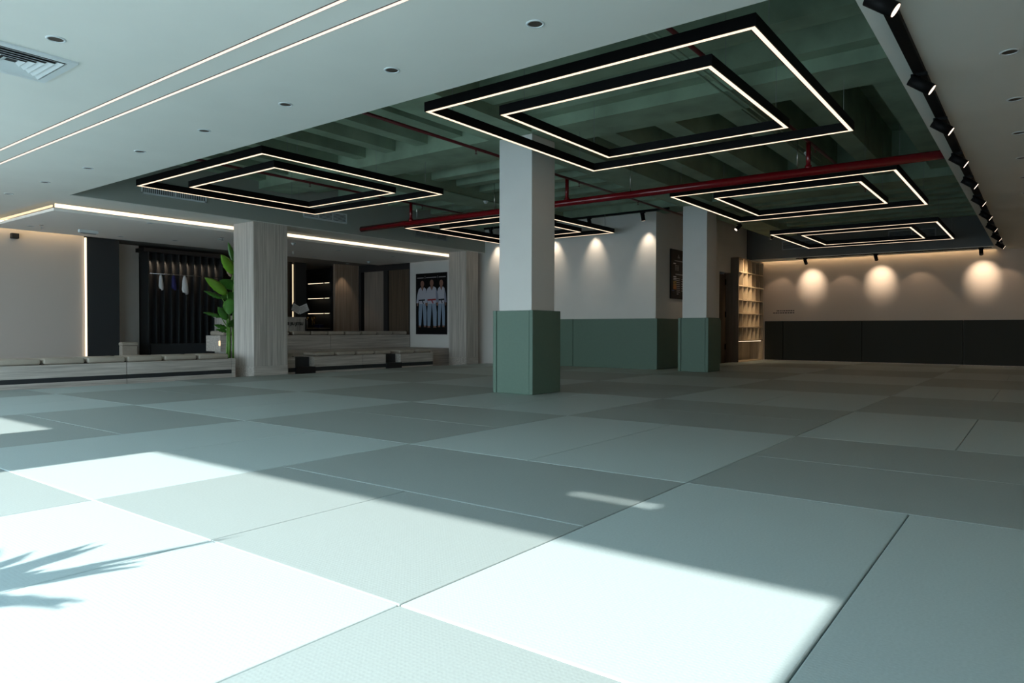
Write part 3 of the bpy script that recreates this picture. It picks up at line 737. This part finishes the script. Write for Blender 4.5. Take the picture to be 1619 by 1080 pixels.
obj('body', lathe(bmesh.new(), [(0, 0), (0.035, 0), (0.036, 0.16), (0.014, 0.20), (0.014, 0.22), (0, 0.22)], 18), 'grille_grey', t)
obj('cap', tube(bmesh.new(), (0, 0, 0.22), (0, 0, 0.24), 0.016, n=12), 'white_metal', t)
tag(obj('small_bag', bx(-0.08, 0.08, -0.14, 0.14, 0, 0.10, bev=0.03, seg=3), 'blue_bag', loc=(10.70, 14.38, 0.835)), 'small dark blue bag on the back counter', 'bag')
# upright lit slats and panels left of the niche
tag(obj('wall_panel', bx(9.66, 10.0, 13.98, 14.02, -0.04, 2.53), 'charcoal'), 'dark brown panel behind the reception desk beside the upright light', 'panel')
tag(obj('wall_panel', bx(9.30, 9.50, 14.0, 14.03, -0.04, 2.53), 'wood_dark'), 'blue grey wooden panel right of the wood column behind the desk', 'panel')
tag(obj('wall_panel', bx(9.50, 9.565, 13.98, 14.02, -0.04, 2.53), 'black_matte'), 'narrow black post beside the upright light behind the desk', 'panel')
cove_light('thin upright warm strip of light behind the reception desk', 9.575, 9.60, 13.98, 14.0, 0.9, 2.47, 'led_cove_soft')
cove_light('wider upright warm strip of light just right of the wood column', 9.12, 9.19, 14.02, 14.04, 1.0, 2.33, 'led_cove_soft')
tag(obj('wall_panel', bx(8.2, 9.12, 14.03, 14.06, -0.04, 2.53), 'wood_panel'), 'warm wooden wall panel behind the desk at the wood column', 'panel')
tag(obj('wall_panel', bx(10.49, 11.28, 13.42, 13.50, -0.04, 2.525), 'wood_panel'), 'pale vertical grained wood panel between the lit shelves and the double doors', 'panel')
t = downlight('lit downlight washing the grained wood panel beside the lit shelves', (10.72, 13.2, 2.53), 0.04, 'ceiling downlights')
ld = bpy.data.lights.new('downlight_beam', 'SPOT'); ld.energy = 7; ld.spot_size = math.radians(66); ld.spot_blend = 0.4; ld.color = (1, 0.76, 0.52); ld.shadow_soft_size = 0.02
l_ = bpy.data.objects.new('downlight_beam', ld); COL.objects.link(l_); l_.parent = t; l_.location = (0, 0, -0.012)
# double doors in the lounge wall
t = bpy.data.objects.new('door_1', None); COL.objects.link(t); t.location = (11.3, 12.43, -0.04); t['kind'] = 'structure'
bm = bx(-0.02, 0.055, -0.97, 0.97, 2.38, 2.57); B(bm, -0.02, 0.055, 0.90, 0.97, 0, 2.38); B(bm, -0.02, 0.055, -0.17, 0.0, 0, 2.38); B(bm, -0.02, 0.055, -0.97, -0.955, 0, 2.38)
obj('door_frame', bm, 'black_matte', t)
obj('door_leaf', bx(0.02, 0.055, 0.0, 0.80, 0, 2.38), 'wood_door', t)
obj('door_frame_inner', bx(0.0, 0.055, 0.80, 0.90, 0, 2.38), 'black_metal', t)
obj('door_leaf', bx(0.02, 0.055, -0.955, -0.17, 0, 2.38), 'wood_dark', t)
# poster of three athletes on x = 11.3
t = thing('poster', 'tall black poster of three athletes in white jackets on the lounge wall', 'poster', (11.3, 10.70, 0.67))
PW, PH = 1.06, 1.53
obj('board', bx(-0.02, -0.001, -PW/2, PW/2, 0, PH, bev=0.002), 'poster_black', t)
def pp(u, v, k): return (-0.0205-0.0012*k, PW/2 - u*PW, PH*(1-v))
def pr_(name, polys, m, k):
    bm = bmesh.new()
    for q in polys: ngon(bm, [pp(u, v, k) for u, v in q])
    return obj(name, bm, m, t)
def ell(cx_, cy_, a, b, n=14): return [(cx_+a*math.cos(2*PI*i/n), cy_+b*math.sin(2*PI*i/n)) for i in range(n)]
def fig(c, top, s, belt, k, wide=1.0):
    # c centre u, top v of the head, s height scale
    q = lambda L: [(c+(u*wide), top+v*s) for u, v in L]
    pr_('printed_legs', [q([(-0.13, 0.42), (0.0, 0.42), (-0.02, 0.62), (-0.05, 0.84), (-0.14, 0.84), (-0.15, 0.6)]), q([(0.0, 0.42), (0.13, 0.42), (0.16, 0.6), (0.15, 0.84), (0.05, 0.84), (0.03, 0.62)])], 'print_trousers', k)
    pr_('printed_jacket', [q([(-0.06, 0.125), (0.0, 0.20), (0.06, 0.125), (0.14, 0.16), (0.15, 0.30), (0.13, 0.44), (-0.13, 0.44), (-0.15, 0.30), (-0.14, 0.16)])], 'print_gi', k+1)
    pr_('printed_sleeve', [q([(-0.14, 0.16), (-0.13, 0.30), (-0.16, 0.42), (-0.23, 0.42), (-0.20, 0.27)])], 'print_gi', k+2)
    pr_('printed_sleeve', [q([(0.14, 0.16), (0.20, 0.27), (0.23, 0.42), (0.16, 0.42), (0.13, 0.30)])], 'print_gi_shade', k+2)
    pr_('printed_belt', [q([(-0.135, 0.355), (0.135, 0.35), (0.135, 0.38), (-0.135, 0.385)]), q([(-0.02, 0.375), (0.02, 0.375), (0.06, 0.43), (0.03, 0.44)])], belt, k+3)
    pr_('printed_hand', [q([(-0.21, 0.42), (-0.165, 0.42), (-0.17, 0.475), (-0.205, 0.475)]), q([(0.165, 0.42), (0.21, 0.42), (0.205, 0.475), (0.17, 0.475)]),
                         q([(-0.13, 0.84), (-0.06, 0.84), (-0.05, 0.87), (-0.14, 0.87)]), q([(0.06, 0.84), (0.13, 0.84), (0.15, 0.87), (0.05, 0.87)])], 'print_skin', k+2)
    pr_('printed_head', [[(c+u, top+v) for u, v in ell(0, 0.065*s, 0.06, 0.062*s)], q([(-0.035, 0.11), (0.035, 0.11), (0.045, 0.14), (0.0, 0.19), (-0.045, 0.14)])], 'print_skin', k+3)
fig(0.22, 0.115, 0.88, 'print_belt_black', 0, 0.85)
fig(0.83, 0.115, 0.88, 'print_belt_black', 0, 0.72)
fig(0.53, 0.105, 0.90, 'print_belt_red', 4, 1.0)
bm = bmesh.new()
for a, b in ((0.05, 0.26), (0.34, 0.68), (0.75, 0.97)): ngon(bm, [pp(a, 0.065, 1), pp(b, 0.065, 1), pp(b, 0.08, 1), pp(a, 0.08, 1)])
for a in (0.30, 0.71): ngon(bm, [pp(a, 0.045, 1), pp(a+0.012, 0.045, 1), pp(a+0.012, 0.09, 1), pp(a, 0.09, 1)])
obj('printed_heading', bm, 'print_grey', t)

# ------------------------------------------------------------------ notice board on the side wall (y = 4.7), text too small to read
t = thing('notice_board', 'tall black notice board with rows of small white and orange print', 'sign', (12.5, 4.7, 1.44))
obj('board', bx(-0.41, 0.41, -0.03, -0.002, 0, 1.03, bev=0.003), 'poster_black', t)
def bars(name, L, m):
    bm = bmesh.new()
    for x0, x1, z0, z1 in L: B(bm, -0.41+x0, -0.41+x1, -0.0325, -0.0305, 1.03-z1, 1.03-z0)
    obj(name, bm, m, t)
bars('printed_emblem', [(0.36, 0.40, 0.10, 0.17), (0.33, 0.43, 0.14, 0.175)], 'print_grey')
bars('printed_heading', [(0.18, 0.60, 0.225, 0.245), (0.22, 0.60, 0.505, 0.525)], 'print_grey')
bars('printed_rows', [(0.12, 0.24, 0.285, 0.305), (0.12, 0.26, 0.56, 0.58)] + [(0.22+0.10*j, 0.27+0.10*j, 0.33+0.03*i, 0.34+0.03*i) for i in range(4) for j in range(2)]
     + [(0.28, 0.44, 0.60+0.04*i, 0.607+0.04*i) for i in range(8)] + [(0.52, 0.62, 0.60+0.05*i, 0.608+0.05*i) for i in range(6)] + [(0.30, 0.38, 0.92, 0.93)], 'print_white')
bars('printed_rows', [(0.12, 0.27, 0.60+0.03*i, 0.612+0.03*i) for i in range(2)], 'print_white')
bars('printed_rows', [(0.12, 0.27, 0.66+0.03*i, 0.675+0.03*i) for i in range(3)], 'print_yellow')
bars('printed_rows', [(0.12, 0.27, 0.75+0.03*i, 0.77+0.03*i) for i in range(3)], 'print_orange')
bars('printed_rows', [(0.06, 0.16, 0.85, 0.865)], 'print_blue')
# unreadable two-line quote on the back wall, built as small strokes
t = thing('wall_lettering', 'tiny two line black quote on the back wall above the pads', 'lettering', (XB, 3.98, 1.27))
bm = bmesh.new()
rr = random.Random(3)
for row, (y0, y1) in enumerate(((-0.26, 0.20), (-0.26, 0.28))):
    y = y0
    while y < y1:
        L = 0.03+0.03*rr.random(); B(bm, -0.003, -0.001, y, min(y+L, y1), 0.02-row*0.055, 0.045-row*0.055); y += L+0.014
obj('strokes', bm, 'letter_black', t)

# small black spotlight pair lighting the notice board
spotlight((13.9, 3.9, 3.13), (-0.6, 0.5, -0.7), 'small black spotlight under the far cross beam aimed at the notice board', 14, 'single spotlights', cone=40)
spotlight((15.75, 3.72, 3.13), (0.32, 0.62, -0.95), 'small black spotlight under the far cross beam aimed at the cubbyhole shelving', 130, 'single spotlights', cone=56, tint=(1.0, 0.74, 0.46))
t = bpy.data.objects.new('door_2', None); COL.objects.link(t); t.location = (14.88, 4.82, -0.04); t['kind'] = 'structure'
obj('door_leaf', bx(0.03, 0.75, 0.0, 0.05, 0, 2.2), 'wood_dark', t)
obj('door_frame', bx(0.0, 0.03, -0.11, 0.05, 0, 2.24), 'wood_panel', t)
for z in (0.35, 1.15, 1.95): obj('hinge', bx(0.70, 0.73, -0.02, 0.0, z, z+0.14), 'black_metal', t)

# ------------------------------------------------------------------ cubbyhole shelving
SX0, SX1, SY0, SY1 = 15.63, 17.56, 4.50, 4.84
t = thing('cubbyhole_shelving', 'tall pale wood shelving of many cubbyholes in the far corner', 'shelf', (SX0, SY0, -0.04))
W_, D_, H_ = SX1-SX0, SY1-SY0, 2.62
D_ = 0.36
obj('side_panel', bx(0, 0.03, 0, D_, 0, H_, bev=0.002), 'wood_door', t)
obj('side_panel', bx(W_-0.03, W_, 0, D_, 0, H_, bev=0.002), 'wood_shelf', t)
obj('back_panel', bx(0.03, W_-0.03, D_-0.02, D_, 0, H_), 'wood_shelf', t)
zs = [0.555, 0.90, 1.235, 1.57, 1.92, 2.26, H_-0.025]
for z in zs: obj('shelf', bx(0.03, W_-0.03, 0, D_-0.02, z, z+0.025), 'wood_shelf_flat', t)
for k in range(1, 6):
    x = 0.03+(W_-0.06)*k/6
    obj('divider', bx(x-0.01, x+0.01, 0.004, D_-0.02, 0.58, H_-0.025), 'wood_shelf', t)
obj('plinth', bx(0.03, W_-0.03, 0, D_-0.02, 0, 0.06), 'wood_shelf_flat', t)
obj('orange_panel', bx(0.035, 0.035+(W_-0.06)/6-0.015, D_-0.03, D_-0.021, 1.95, 2.255), 'orange_board', t)
obj('niche_light', bx(0.1, W_-0.1, 0.03, 0.05, 0.545, 0.554), 'led_cove', t)
obj('niche_ribs', (lambda bm: [B(bm, 0.05+0.05*k, 0.055+0.05*k, D_-0.026, D_-0.021, 0.06, 0.55) for k in range(24)] and bm)(bmesh.new()), 'wood_panel', t)
t = downlight('small lit downlight over the cubbyhole shelving', (17.0, 3.75, ZC), 0.04, 'back wall downlights')  # added fill lamp, tilted towards the shelving to brighten it
for (dx, dy, dz, e) in ((0, 0, 0, 25),):
    ld = bpy.data.lights.new('downlight_beam', 'SPOT'); ld.energy = e; ld.spot_size = math.radians(80); ld.spot_blend = 0.8; ld.color = (1, 0.74, 0.46); ld.shadow_soft_size = 0.03
    l_ = bpy.data.objects.new('downlight_beam', ld); COL.objects.link(l_); l_.parent = t; l_.location = (0, 0, -0.012)
    l_.rotation_euler = Vector((-0.45, 0.55, -1)).to_track_quat('-Z', 'Y').to_euler()
